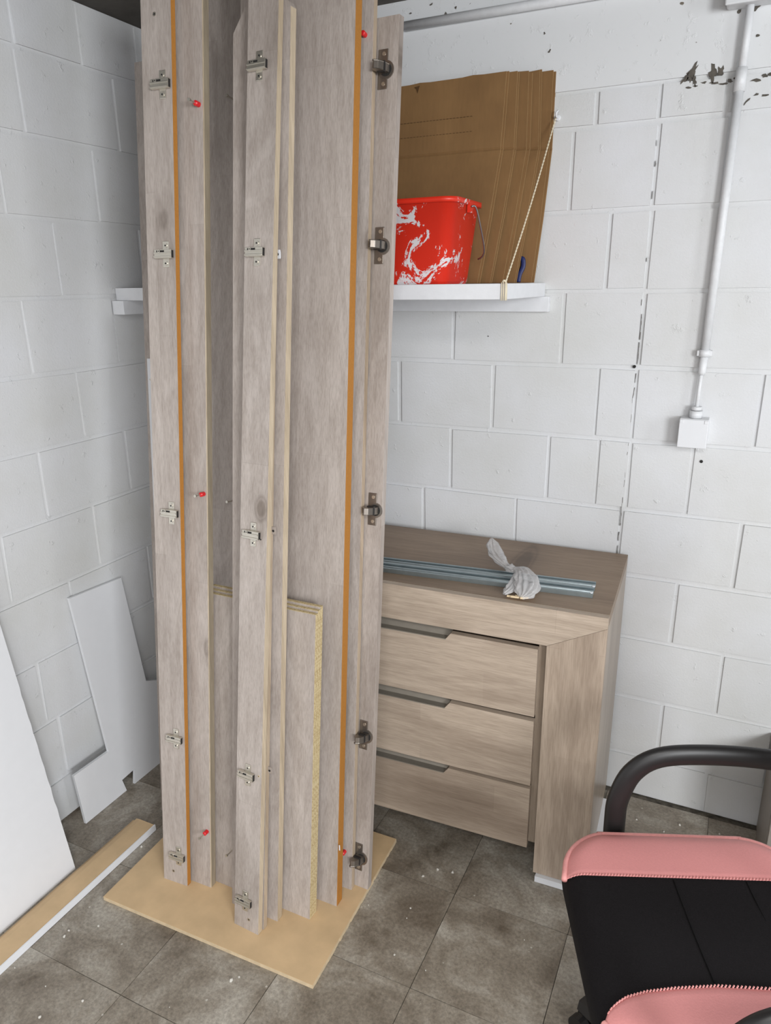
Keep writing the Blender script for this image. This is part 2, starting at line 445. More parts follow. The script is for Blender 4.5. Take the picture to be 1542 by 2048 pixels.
while xx < 1.72:
    dx = random.uniform(0.012, 0.03)
    if not (1.625 < xx < 1.648): chip(xx + dx / 2, 2.0135 + 0.004 * math.sin(xx * 90), dx * 0.55, 0.0028 if xx < 1.6 else 0.0042, 9)
    xx += dx * 0.95
chip(1.657, 1.966, 0.003, 0.010, 8, -0.8); chip(1.676, 1.979, 0.008, 0.003, 8); chip(1.697, 1.976, 0.010, 0.0025, 8)
for cx, cz, r_ in ((1.17, 2.17, .004), (1.185, 2.13, .005), (1.02, 2.278, .012), (1.005, 2.29, .006), (0.93, 2.262, .005), (0.95, 2.24, .004), (0.90, 2.252, .006), (1.10, 2.272, .005),
                   (0.86, 2.28, .005), (0.80, 2.268, .004), (1.62, 2.155, .006), (1.655, 2.157, .010), (1.664, 2.10, .005)):
    chip(cx, cz, r_, r_ * 0.7, 8, rot=random.uniform(0, 1.5))
for hx, hz in ((1.460, 1.347), (1.655, 1.101), (1.045, 1.42)):
    bm = bmesh.new(); disk(bm, (hx, -0.0016, hz), (0, 1, 0), 0.0042 if hx != 1.045 else 0.0016, 0.004); obj('drilled_hole', bm, M['black_hole'], wb)
bm = bmesh.new(); disk(bm, (0.0016, -0.235, 1.505), (-1, 0, 0), 0.003, 0.004); obj('drilled_hole', bm, M['black_hole'], wl)

# ------------------------------------------------------------------ leaning boards
TH = lambda d: math.tan(R(d))
class Board:
    def __init__(s, name, FL, FR, t, th, lean, H, label, cat='board', z0=0.012, group=None, mat='oak', poly=None, bevel=0.0008, edge=None, leanr=None):
        s.FL, s.FR, s.t, s.T, s.lean, s.z0, s.H = Vector(FL), Vector(FR), t, TH(th), lean, z0, H
        s.leanr = lean if leanr is None else leanr
        s.w = (s.FR - s.FL).length
        org = Vector((s.FL.x, s.FL.y, z0)); s.org = org
        bm = bmesh.new()
        if poly is None:
            hexa(bm, [s.P(0, 0), s.P(s.w, 0), s.P(s.w, 0, t), s.P(0, 0, t), s.P(0, H), s.P(s.w, H), s.P(s.w, H, t), s.P(0, H, t)])
        else:
            extrude_poly(bm, [s.P(a, b) for a, b in poly], s.P(0, 0, t) - s.P(0, 0))
        s.o = tag(obj(name, bm, M[mat], None, loc=org, bevel=bevel, seg=1), label, cat, group)
        if edge:
            th_ = 0.0012
            bm = bmesh.new()
            hexa(bm, [s.P(s.w, 0.001, .0006), s.P(s.w + th_, 0.001, .0006), s.P(s.w + th_, 0.001, t - .0006), s.P(s.w, 0.001, t - .0006),
                      s.P(s.w, H - .001, .0006), s.P(s.w + th_, H - .001, .0006), s.P(s.w + th_, H - .001, t - .0006), s.P(s.w, H - .001, t - .0006)])
            s.sub('edge_band', bm, M[edge[0]], edge[1])
    def P(s, a, h, d=0.0):
        """a along the width, h = height above the foot, d = depth behind the front face"""
        f = s.FL + (s.FR - s.FL) * (a / s.w)
        l = s.lean + (s.leanr - s.lean) * (a / s.w)
        return Vector((f.x + h * l, f.y + h * s.T + d, s.z0 + h))
    def frame(s, a, h):
        ex = Vector((s.FR.x - s.FL.x, s.FR.y - s.FL.y, 0)).normalized()
        up = (s.P(a, h + 0.1) - s.P(a, h)).normalized(); n = ex.cross(up).normalized()
        m = Matrix((ex, up, n)).transposed().to_4x4(); m.translation = s.P(a, h)       # local: x width, y up, z outward
        return m
    def sub(s, name, bm, mat, label=None, parent=None, m=None, bevel=0, smooth=False):
        par = parent or s.o
        if m is not None: bmesh.ops.transform(bm, matrix=m, verts=bm.verts)
        bmesh.ops.translate(bm, verts=bm.verts, vec=-s.org)
        o = obj(name, bm, mat, par, bevel=bevel, smooth=smooth)
        if label: o['label'] = label
        return o
    def ax(s, x, h):                      # width coordinate of world x at height h
        x0 = s.P(0, h).x; x1 = s.P(s.w, h).x
        return (x - x0) / (x1 - x0) * s.w

G1 = 'tall oak boards leaning in a bundle against the shelf'
bK = Board('wide_board', (.256, -.706), (.78, -.706), .016, 9, -.0515, 2.135, 'wide oak board at the back of the leaning bundle, nearest the white left wall')
W = Board('white_strip', (.2470, -.6076), (.300, -.6076), .0065, 9, -.0645, .667, 'narrow white strip screwed to the left side of the rearmost wide oak board', 'strip', z0=.709, mat='white')
for h in (.32, .61):
    bm = bmesh.new(); disk(bm, (0, 0, 0), (0, 0, 1), .0025, .0012); W.sub('screw', bm, M['nickel'], m=W.frame(.009, h))

bC = Board('wide_board', (.445, -.752), (.745, -.752), .016, 8.3, -.012, 2.235, 'shaded oak board deep in the dark gap between the left and front boards')
bA = Board('narrow_board', (.453, -.914), (.530, -.909), .013, 5.8, .0125, 2.235, 'front left narrow oak board with five nickel hinge plates and a brown raw edge', edge=('mdf_edge', 'orange-brown raw fibre edge'))
bB = Board('narrow_board', (.500, -.889), (.592, -.886), .019, 6.0, .011, 2.235, 'oak board with red-capped bolts, second from the left in the bundle', edge=('edge_dark', 'dull tan edge'))
bm = bmesh.new(); q = bB  # thin pale strip: the highlight on the front arris, put in as colour
hexa(bm, [q.P(q.w - .0012, .001, -.0004), q.P(q.w + .0014, .001, -.0004), q.P(q.w + .0014, .001, .0006), q.P(q.w - .0012, .001, .0006), q.P(q.w - .0012, q.H - .001, -.0004), q.P(q.w + .0014, q.H - .001, -.0004), q.P(q.w + .0014, q.H - .001, .0006), q.P(q.w - .0012, q.H - .001, .0006)])
q.sub('arris_highlight', bm, M['edge_light'], 'pale strip painting the highlight along the edge')
bD = Board('narrow_board', (.720, -.953), (.7955, -.957), .0165, 7.75, .0060, 2.235, 'foremost oak board of the bundle, standing nearest the camera, with five hinge plates', edge=('edge_light', 'pale edge'))
bD2 = Board('narrow_board', (.722, -.9345), (.7990, -.9378), .0135, 7.75, -.0032, 2.235, 'oak board lying flat behind the foremost board, with small white tabs on its edge', edge=('edge_tan', 'tan edge'))
bF = Board('narrow_board', (.676, -.904), (.817, -.902), .020, 7.3, -.0025, 2.12,
           'oak board with cut-off top corners, just behind the two foremost boards',
           poly=[(0, 0), (.141, 0), (.141, 2.095), (.136, 2.104), (.130, 2.108), (.036, 2.118), (0, 2.062)], edge=None)
bm = bmesh.new(); s = bF
hexa(bm, [s.P(s.w, 0.001, .0006), s.P(s.w + .0012, 0.001, .0006), s.P(s.w + .0012, 0.001, .0194), s.P(s.w, 0.001, .0194),
          s.P(s.w, 2.094, .0006), s.P(s.w + .0012, 2.094, .0006), s.P(s.w + .0012, 2.094, .0194), s.P(s.w, 2.094, .0194)])
s.sub('edge_band', bm, M['edge_light'], 'pale yellow edge')
bE = Board('narrow_board', (.6775, -.8808), (.770, -.8808), .0120, 7.3, -.0022, 2.235, 'oak board seen only as a sliver above the cut corner, behind the cut-corner board')
Gs = []
for i, (xl, xr, y, h, lb) in enumerate(((.570, .889, -.862, .815, 'foremost of the three short oak boards, front of the knee-high stack with raw yellow edges'),
                                   (.570, .8895, -.8517, .820, 'middle one of the three short oak boards with raw yellow chipboard edges'),
                                   (.570, .890, -.8414, .826, 'rearmost of the three short oak boards, its yellow raw edge highest'))):
    g = Board('short_board', (xl, y), (xr, y), .0100, 7, -.004, h, lb)
    bm = bmesh.new(); t, w_, h_ = .0100, g.w, g.H
    hexa(bm, [g.P(w_, .0005, .0004), g.P(w_ + .001, .0005, .0004), g.P(w_ + .001, .0005, t - .0004), g.P(w_, .0005, t - .0004),
              g.P(w_, h_, .0004), g.P(w_ + .001, h_, .0004), g.P(w_ + .001, h_, t - .0004), g.P(w_, h_, t - .0004)])
    hexa(bm, [g.P(0, h_, .0004), g.P(w_ + .001, h_, .0004), g.P(w_ + .001, h_, t - .0004), g.P(0, h_, t - .0004),
              g.P(0, h_ + .001, .0004), g.P(w_ + .001, h_ + .001, .0004), g.P(w_ + .001, h_ + .001, t - .0004), g.P(0, h_ + .001, t - .0004)])
    g.sub('raw_edge', bm, M['chipboard'], 'raw yellow chipboard edge'); Gs.append(g)
bH = Board('wide_board', (.700, -.799), (.932, -.797), .027, 7, -.0105, 2.235, 'wide oak board in the middle behind the short boards, with a brown raw edge', edge=('mdf_edge', 'orange-brown raw fibre edge'))
bI = Board('narrow_board', (.80, -.737), (.942, -.733), .015, 7, -.0105, 2.235, 'oak board between the brown-edged wide board and the hinged board on the right', edge=('edge_tan', 'tan edge'))
bJ = Board('narrow_board', (.895, -.712), (.981, -.714), .020, 7, -.004, 2.106, 'rightmost oak board of the bundle, shorter, with five dark cup hinges', edge=('oak', 'oak edge'))

SK = dict(ang=0)
def hinge_plate(b, x, z, tilt_=0.0):
    h = z - b.z0; m = b.frame(b.ax(x, h), h) @ Matrix.Rotation(tilt_, 4, 'Z')
    bm = bmesh.new()
    box(bm, -.0085, .0085, -.028, .028, 0, .0022)
    p = b.sub('hinge_plate', bm, M['nickel'], m=m, bevel=.0012)
    bm = bmesh.new(); box(bm, -.025, .021, -.0095, .0095, .002, .0105); box(bm, -.026, .020, -.0080, -.0045, .0105, .0122); box(bm, -.026, .020, .0000, .0035, .0105, .0118)
    b.sub('clip_body', bm, M['nickel'], parent=p, m=m, bevel=.0009)
    bm = bmesh.new(); box(bm, -.019, .002, .0035, .0075, .0104, .0108); box(bm, .0205, .0215, -.008, .008, .003, .009)
    b.sub('slot', bm, M['black_hole'], parent=p, m=m)
    for sx, sy, sz, r_ in ((0, .0185, .0022, .0050), (0, -.0195, .0022, .0050), (-.012, .0055, .0108, .0034)):
        bm = bmesh.new(); disk(bm, (sx, sy, sz), (0, 0, 1), r_, .0012); s_ = b.sub('screw', bm, M['nickel'], parent=p, m=m)
        bm = bmesh.new(); disk(bm, (sx, sy, sz + .0012), (0, 0, 1), r_ * .42, .0003, 6); b.sub('screw_recess', bm, M['black_hole'], parent=p, m=m)
    return p
def screw_mark(b, x, z, mt='nickel', r_=.0042):
    h = z - b.z0; m = b.frame(b.ax(x, h), h)
    bm = bmesh.new(); disk(bm, (0, 0, 0), (0, 0, 1), r_, .0008); p = b.sub('screw', bm, M[mt], m=m)
    bm = bmesh.new(); box(bm, -r_ * .7, r_ * .7, -.0006, .0006, .0008, .0011); box(bm, -.0006, .0006, -r_ * .7, r_ * .7, .0008, .0011)
    b.sub('cross_slot', bm, M['black_hole'], parent=p, m=m @ Matrix.Rotation(.5, 4, 'Z'))
for (x, z) in ((.5210, 1.981), (.5160, 1.638), (.5085, 1.046), (.4995, .447), (.4955, .098)): hinge_plate(bA, x + .010, z, 0.0)
for (x, z) in ((.757, 1.994), (.757, 1.636), (.7575, 1.029), (.751, .436), (.748, .092)): hinge_plate(bD, x + .007, z, 0.0)
screw_mark(bA, .515, 2.117); screw_mark(bA, .486, .046); screw_mark(bD, .766, .043); screw_mark(bD, .790, .442, 'cream_peg', .0026)
screw_mark(bD, .775, 1.636, 'black_hole', .0016); screw_mark(bD, .785, 1.02, 'black_hole', .0016)
def cup_hinge(b, x, z):
    h = z - b.z0; m = b.frame(b.ax(x, h), h)
    bm = bmesh.new(); box(bm, -.0115, .0115, -.040, .040, 0, .0028)
    p = b.sub('cabinet_hinge', bm, M['dark_nickel'], 'dark cup hinge with its arm sticking out', m=m, bevel=.003)
    bm = bmesh.new(); disk(bm, (.008, -.002, 0), (0, 0, 1), .0185, .0035, 28); b.sub('cup', bm, M['dark_nickel'], parent=p, m=m)
    bm = bmesh.new(); disk(bm, (.008, -.002, .0035), (0, 0, 1), .0135, .0005, 24); b.sub('cup_recess', bm, M['black_hole'], parent=p, m=m)
    bm = bmesh.new()
    extrude_poly(bm, [(.017, -.010, .003), (.014, -.010, .014), (.004, -.010, .032), (-.006, -.010, .037), (-.010, -.010, .031), (-.006, -.010, .022), (-.005, -.010, .008), (.000, -.010, .003)], (0, .018, 0))
    b.sub('arm', bm, M['dark_nickel'], parent=p, m=m, bevel=.0018)
    bm = bmesh.new(); box(bm, -.006, .013, -.0115, .0105, .012, .020); b.sub('arm_clip', bm, M['black_plastic'], parent=p, m=m, bevel=.001)
    for sy in (-.030, .030):
        bm = bmesh.new(); disk(bm, (.002, sy, .0028), (0, 0, 1), .0042, .001); b.sub('screw', bm, M['nickel'], parent=p, m=m)
for (x, z) in ((.944, 2.015), (.951, 1.652), (.959, 1.047), (.958, .455), (.957, .102)): cup_hinge(bJ, x - .006, z)
def peg(b, x, z, L=.030, red=True):
    """bolt standing out of the board face, with a red cap at its root"""
    h = z - b.z0; m = b.frame(b.ax(x, h), h)
    bm = bmesh.new(); tube(bm, [(0, 0, 0), (0, 0, L - .006)], .0016, 8); tube(bm, [(0, 0, L - .006), (0, 0, L - .004), (0, 0, L)], [.0016, .0036, .0036], 10)
    p = b.sub('connecting_bolt', bm, M['nickel'], m=m)
    if red:
        bm = bmesh.new(); tube(bm, [(0, 0, .0002), (0, 0, .012), (0, 0, .014)], [.0056, .0056, .0035], 12); b.sub('plug', bm, M['red_plug'], 'red plastic cap', parent=p, m=m)
for x, z in ((.601, 1.941), (.594, 1.094), (.583, .181)): peg(bB, x, z, .034)
for x, z in ((.530, 2.001), (.546, 1.025)): peg(bC, x, z, .026, False)
peg(Gs[0], .646, .127, .028, False); peg(bI, .901, 2.082, .004); peg(bI, .918, .121, .020)
for h in (.445, 1.035, 1.632):           # small tabs fixed on the edge of the second board
    s = bD2; bm = bmesh.new(); c = s.P(s.w, h - .012, .0085)
    tube(bm, [c + Vector((0, 0, 0)), c + Vector((.012, 0, 0))], .0075, 14, flat=(1, .16), up=(0, 1, 0))
    box(bm, c.x, c.x + .011, c.y - .0012, c.y + .0012, c.z - .009, c.z + .009)
    s.sub('edge_tab', bm, M['white'] if h > 1.5 else M['oak'], 'small tab with a hole')
    bm = bmesh.new(); disk(bm, c + Vector((.0065, -.0026, 0)), (0, -1, 0), .0028, .0006); s.sub('tab_hole', bm, M['black_hole'])
bm = bmesh.new(); box(bm, .9355, .9385, -.7795, -.7785, .180, .196)
bH.sub('paper_tag', bm, M['white'], 'tiny white tag')

# ------------------------------------------------------------------ fibreboard sheet under the bundle
bm = bmesh.new()
extrude_poly(bm, [(.348, -1.032, 0), (.990, -1.016, 0), (.972, -.511, 0), (.335, -.520, 0)], (0, 0, .0118))
mdf = tag(obj('fibreboard_sheet', bm, M['mdf'], None, loc=(.66, -.77, 0), bevel=.0006), 'tan fibreboard sheet lying on the floor under the leaning bundle', 'board')
bm = bmesh.new()
extrude_poly(bm, [(.349, -1.0325, .0008), (.990, -1.0165, .0008), (.990, -1.0165, .0110), (.349, -1.0325, .0110)], (0, .0009, 0))
bmesh.ops.translate(bm, verts=bm.verts, vec=-Vector((.66, -.77, 0)))
e = obj('cut_edge', bm, M['mdf_pale'], mdf); e['label'] = 'pale sawn edge'
bm = bmesh.new()
for i in range(40):
    a0 = i / 40; a1 = (i + 1) / 40; o_ = random.uniform(.0004, .0022)
    P0 = Vector((.990, -1.016, 0)).lerp(Vector((.972, -.511, 0)), a0); P1 = Vector((.990, -1.016, 0)).lerp(Vector((.972, -.511, 0)), a1)
    hexa(bm, [(P0.x - .001, P0.y, .001), (P0.x + o_, P0.y, .001), (P1.x + o_, P1.y, .001), (P1.x - .001, P1.y, .001),
              (P0.x - .001, P0.y, .0112), (P0.x + o_ * .6, P0.y, .0112), (P1.x + o_ * .6, P1.y, .0112), (P1.x - .001, P1.y, .0112)])
bmesh.ops.translate(bm, verts=bm.verts, vec=-Vector((.66, -.77, 0)))
e = obj('rough_edge', bm, M['mdf_pale'], mdf); e['label'] = 'frayed sawn edge'

# ------------------------------------------------------------------ wall shelf
sh = empty('wall_shelf', (.6, -.2, 1.53)); tag(sh, 'thick white shelf board running along the back wall, bucket and cardboard on it', 'shelf')
def lp(bm, o): bmesh.ops.translate(bm, verts=bm.verts, vec=-Vector(o.location)); return bm
obj('shelf_board', lp(B(.002, 1.206, -.390, -.003, 1.531, 1.567), sh), M['white_paint'], sh, bevel=.0015)
obj('wall_batten', lp(B(.05, 1.222, -.020, -.001, 1.490, 1.5308), sh), M['white_paint'], sh, bevel=.001)
obj('side_batten', lp(B(.001, .046, -.408, -.021, 1.491, 1.5308), sh), M['white_paint'], sh, bevel=.001)

# twine from the wall hook to the shelf corner
hk = empty('wall_hook', (1.216, 0, 1.972)); tag(hk, 'small white screw hook in the wall at the right of the cardboard', 'hook')
bm = bmesh.new(); disk(bm, (1.216, -.001, 1.974), (0, -1, 0), .0075, .005, 16); obj('hook_base', lp(bm, hk), M['white_paint'], hk, bevel=.002)
bm = bmesh.new(); tube(bm, smooth_path([(1.216, -.005, 1.976), (1.216, -.020, 1.974), (1.217, -.026, 1.982), (1.219, -.018, 1.988)]), .0024, 8); obj('hook_wire', lp(bm, hk), M['white_paint'], hk, smooth=True)
bm = bmesh.new(); a = Vector((1.2145, -.022, 1.970)); b_ = Vector((1.2075, -.392, 1.569))
n = 130
for ph in (0, math.pi):
    pts = []
    for i in range(n + 1):
        t = i / n; q = a.lerp(b_, t); q.z -= 0.012 * math.sin(math.pi * t)
        q += Vector((math.cos(ph + t * 160) * .0011, math.sin(ph + t * 160) * .0011, 0)); pts.append(q)
    tube(bm, pts, .0013, 5)
tw = obj('twine', bm, M['twine'], None, loc=tuple(b_), smooth=True)
tag(tw, 'thin cream twine tied from the wall hook down to the shelf corner', 'twine')
bm = bmesh.new()
for k, dx in enumerate((-.004, .0005, .005)):
    tube(bm, [(1.2065 + dx - .004, -.3925, 1.569 + .001 * k), (1.2075 + dx - .004, -.3935, 1.549), (1.2065 + dx - .004, -.3925, 1.529)], .0014, 6)
    tube(bm, [(1.2080, -.392 + .004 * k, 1.569), (1.2085, -.391 + .004 * k, 1.549), (1.2080, -.390 + .004 * k, 1.529)], .0014, 6)
tube(bm, [(1.200, -.391, 1.5700), (1.204, -.393, 1.5735), (1.2085, -.389, 1.5705)], .0026, 6)
bmesh.ops.translate(bm, verts=bm.verts, vec=-b_); obj('knot', bm, M['twine'], tw, smooth=True)

# ------------------------------------------------------------------ flattened boxes
sheets = [(1.174, -.034, 1.199, -.008, 1.199, -.006), (1.134, -.060, 1.174, -.025, 1.168, -.022), (1.108, -.086, 1.147, -.042, 1.144, -.038),
          (1.081, -.112, 1.119, -.059, 1.119, -.054), (1.054, -.138, 1.088, -.076, 1.095, -.070)]
clab = ['rearmost of the leaning flattened cardboard boxes, flat against the wall, blue mark at its foot', 'second flattened cardboard box from the wall, on the shelf', 'middle one of the five flattened cardboard boxes on the shelf',
        'fourth flattened cardboard box from the wall, just behind the front one', 'front flattened cardboard box behind the red bucket, with dashed perforation lines']
for i, (xb_, yb_, xf, yf, xt, yt) in enumerate(sheets):
    t = .0042; zf, zt_, zb_ = 1.902, 2.084 - .001 * i, 1.568
    def ply(name, dx, dy, par, dzt, ph_):
        Lx = .60; bm = bmesh.new(); cols = 14; rows = []
        for (yy, xx_, z) in ((yb_, xb_, zb_), ((yb_ + yf) / 2 - .001, (xb_ + xf) / 2 + .002, (zb_ + zf) / 2), (yf - .002, xf, zf - .004), (yf + .0006, xf, zf), (yf - .0018, xf, zf + .004), ((yf + yt) / 2, (xf + xt) / 2, (zf + zt_) / 2), (yt, xt, zt_ - dzt)):
            r1 = []; r2 = []
            for c in range(cols + 1):
                u = Lx + .02 * i + (xx_ + dx - Lx - .02 * i) * c / cols
                wob = .0005 * math.sin(c * 1.3 + i * 2 + ph_)
                dz = 0.0 if z < 2.0 else -.003 * (1 - c / cols) + (.002 if (c + i) % 5 == 0 else 0)
                r1.append(bm.verts.new((u, yy + dy - t / 2 + wob, z + dz))); r2.append(bm.verts.new((u, yy + dy + t / 2 + wob, z + dz)))
            rows.append((r1, r2))
        for a, b_ in zip(rows[:-1], rows[1:]):
            for c in range(cols):
                bm.faces.new((a[0][c], a[0][c + 1], b_[0][c + 1], b_[0][c])); bm.faces.new((a[1][c + 1], a[1][c], b_[1][c], b_[1][c + 1]))
            f = bm.faces.new((a[0][cols], a[1][cols], b_[1][cols], b_[0][cols])); f.material_index = 1
            f = bm.faces.new((a[1][0], a[0][0], b_[0][0], b_[1][0])); f.material_index = 1
        for c in range(cols):
            f = bm.faces.new((rows[-1][0][c], rows[-1][0][c + 1], rows[-1][1][c + 1], rows[-1][1][c])); f.material_index = 1
            bm.faces.new((rows[0][0][c + 1], rows[0][0][c], rows[0][1][c], rows[0][1][c + 1]))
        if par is None: return obj(name, bm, [M['card'], M['card_edge']], None, loc=(xb_, yb_, zb_))
        bmesh.ops.translate(bm, verts=bm.verts, vec=-Vector((xb_, yb_, zb_)))
        return obj(name, bm, [M['card'], M['card_edge']], par)
    o = ply('flattened_box', 0, 0, None, 0, 0)
    tag(o, clab[i], 'cardboard box', 'flattened cardboard boxes standing on the shelf')
    ply('rear_ply', (.006, .0035, .008, .003, .005)[i], .0062, o, (.002, -.002, .004, .001, -.001)[i], 1.7)
    if i == 4:
        for zz in (1.985, 1.949):
            bm = bmesh.new()
            for k in range(26):
                x0 = .765 + k * .0095
                if x0 > 1.005: break
                yy = yf + (yt - yf) * (zz - zf) / (zt_ - zf) - t / 2 - .0022
                box(bm, x0, x0 + .0055, yy, yy + .0022, zz + .0000, zz + .0010)
            bmesh.ops.translate(bm, verts=bm.verts, vec=-Vector((xb_, yb_, zb_)))
            tag(obj('perforation', bm, M['card_slot'], o), kind='stuff')
        bm = bmesh.new(); yy = yt - t / 2 - .0020
        extrude_poly(bm, [(.842, yy, 2.071), (.857, yy, 2.073), (.851, yy, 2.056), (.848, yy, 2.066)], (0, .001, 0))
        bmesh.ops.translate(bm, verts=bm.verts, vec=-Vector((xb_, yb_, zb_))); obj('torn_slit', bm, M['card_slot'], o)
    if i == 0:
        bm = bmesh.new(); tube(bm, smooth_path([(1.1400, -.044, 1.570), (1.1430, -.043, 1.590), (1.1510, -.0405, 1.610), (1.1495, -.039, 1.628), (1.1430, -.038, 1.631)], 5), [.0065] * 20 + [.004], 8, flat=(1, .3), up=(0, 1, 0))
        bmesh.ops.translate(bm, verts=bm.verts, vec=-Vector((xb_, yb_, zb_))); obj('blue_mark', bm, M['blue'], o, smooth=True)['label'] = 'dark blue curved mark'

# ------------------------------------------------------------------ red bucket
bk = empty('bucket', (.93, -.245, 1.5672)); tag(bk, 'square red plastic bucket smeared with white paint, on the shelf', 'bucket')
def rrect(cx, cy, hx, hy, r, z, n=5):
    out = []
    for sx, sy, a0 in ((1, -1, -90), (1, 1, 0), (-1, 1, 90), (-1, -1, 180)):
        for k in range(n + 1):
            a = R(a0 + 90 * k / n); out.append(Vector((cx + sx * (hx - r) + r * math.cos(a), cy + sy * (hy - r) + r * math.sin(a), z)))
    return out
def loft(bm, rings, capb=True, capt=False):
    V = [[bm.verts.new(p) for p in r_] for r_ in rings]
    for a, b_ in zip(V[:-1], V[1:]):
        n = len(a)
        for k in range(n): bm.faces.new((a[k], a[(k + 1) % n], b_[(k + 1) % n], b_[k]))
    if capb: bm.faces.new(V[0][::-1])
    if capt: bm.faces.new(V[-1])
bm = bmesh.new(); H = .198
loft(bm, [rrect(0, 0, .104, .088, .026, 0), rrect(0, 0, .108, .092, .030, .006), rrect(0, 0, .1305, .1065, .034, H - .012), rrect(0, 0, .138, .113, .036, H - .012), rrect(0, 0, .1385, .1135, .036, H),
          rrect(0, 0, .1290, .105, .032, H + .001), rrect(0, 0, .105, .087, .026, .006)])
f = bm.faces.new([v for v in list(bm.verts)[-24:]])
obj('bucket_body', bm, M['bucket'], bk, smooth=False, bevel=0)
for f_ in bpy.data.objects['bucket_body'].data.polygons: f_.use_smooth = abs(f_.normal.z) < 0.5
bm = bmesh.new(); box(bm, .1330, .1400, -.012, .010, H - .030, H - .010); obj('handle_lug', bm, M['bucket'], bk, bevel=.002)
bm = bmesh.new(); box(bm, -.1400, -.1330, -.012, .010, H - .030, H - .010); obj('handle_lug', bm, M['bucket'], bk, bevel=.002)
bm = bmesh.new()
tube(bm, smooth_path([(.141, -.004, H - .016), (.150, .004, H - .018), (.156, .024, H - .060), (.158, .052, H - .110), (.150, .066, H - .130), (.135, .076, H - .137)], 6), .0022, 8)
obj('handle', bm, M['steel_wire'], bk, smooth=True)

# ------------------------------------------------------------------ conduit and junction boxes
cn = empty('electrical_conduit', (1.632, -.018, 1.25)); tag(cn, 'white painted upright cable conduit running down the back wall to the small junction box', 'conduit')
def lt(name, pts, r, mat='conduit', par=cn, n=14, smooth=True):
    bm = bmesh.new(); tube(bm, pts, r, n); o = obj(name, lp(bm, par), M[mat], par)
    for f in o.data.polygons: f.use_smooth = len(f.vertices) == 4
    return o
lt('upper_pipe', [(1.642, -.018, 2.17), (1.640, -.018, 2.02)], .0088)
lt('coupling', [(1.640, -.018, 2.035), (1.6392, -.018, 1.985)], .0125)
lt('main_pipe', [(1.6395, -.018, 2.0), (1.6325, -.018, 1.39)], .0105)
lt('clamp', [(1.6322, -.018, 1.398), (1.632, -.018, 1.380)], .0135)
lt('lower_pipe', [(1.632, -.018, 1.385), (1.631, -.018, 1.342), (1.6305, -.018, 1.334)], [.0098, .0098, .0088])
lt('cable', [(1.6305, -.018, 1.345), (1.629, -.018, 1.30), (1.6285, -.021, 1.235)], .0048)
for sx in (-.014, .014):
    bm = bmesh.new(); box(bm, 1.632 + sx - .004, 1.632 + sx + .004, -.022, -.002, 1.382, 1.396); obj('clamp_ear', lp(bm, cn), M['conduit'], cn, bevel=.001)
jb = empty('junction_box', (1.628, 0, 1.183)); tag(jb, 'small square white junction box below the conduit on the back wall', 'electrical box')
obj('box_body', lp(B(1.592, 1.663, -.046, -.0005, 1.146, 1.222), jb), M['conduit'], jb, bevel=.002)
obj('box_lid', lp(B(1.592, 1.663, -.051, -.0465, 1.146, 1.2205), jb), M['white'], jb, bevel=.0015)
for x0 in (1.593, 1.653): obj('lid_screw', lp(B(x0, x0 + .009, -.0528, -.0512, 1.211, 1.220), jb), M['white_paint'], jb, bevel=.0006)
lt('gland', [(1.6285, -.021, 1.2225), (1.6285, -.021, 1.241)], .0165, par=jb)
lt('gland_nut', [(1.6285, -.021, 1.2425), (1.6285, -.021, 1.252)], .0140, par=jb, n=8)
jt = empty('junction_box', (1.645, 0, 2.2)); tag(jt, 'larger white junction box at the top right where the conduits meet', 'electrical box')
obj('box_body', lp(B(1.592, 1.705, -.045, -.0005, 2.158, 2.268), jt), M['conduit'], jt, bevel=.006)
obj('box_lid', lp(B(1.590, 1.707, -.052, -.0455, 2.156, 2.270), jt), M['conduit'], jt, bevel=.003)
hc = empty('electrical_conduit', (1.2, -.014, 2.236)); tag(hc, 'white painted level conduit along the concrete beam near the ceiling', 'conduit')
lt('pipe', [(.765, -.0135, 2.236), (1.10, -.0135, 2.234), (1.589, -.0135, 2.232)], .0115, par=hc)
lt('coupling', [(.764, -.0135, 2.236), (.782, -.0135, 2.236)], .0135, par=hc)
bm = bmesh.new(); tube(bm, [(.60, -.0125, 2.236), (.7636, -.0125, 2.236)], .0048, 8); obj('cable', lp(bm, hc), M['conduit'], hc)

# ------------------------------------------------------------------ chest of drawers
dr = empty('chest_of_drawers', (1.51, -.469, 0), R(2.3)); tag(dr, 'washed-oak chest of three drawers with a mitred frame, behind the leaning boards', 'chest of drawers')
WD, HD, DD, PZ = .90, .812, .452, .020
F2 = .020                                     # frame thickness
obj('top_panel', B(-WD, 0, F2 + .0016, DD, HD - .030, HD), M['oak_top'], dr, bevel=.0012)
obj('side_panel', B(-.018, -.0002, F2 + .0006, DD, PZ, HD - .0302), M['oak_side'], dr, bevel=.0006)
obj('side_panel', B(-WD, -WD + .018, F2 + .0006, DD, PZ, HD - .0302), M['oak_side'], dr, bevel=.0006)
obj('back_panel', B(-WD + .0182, -.0182, DD - .006, DD - .0005, .06, HD - .031), M['oak_side'], dr)
def fpoly(name, P, y0, th_, mat, par=dr, bevel=.0008, loc=None):
    bm = bmesh.new(); extrude_poly(bm, [(x, y0, z) for x, z in P], (0, th_, 0)); return obj(name, bm, mat, par, bevel=bevel, loc=loc)
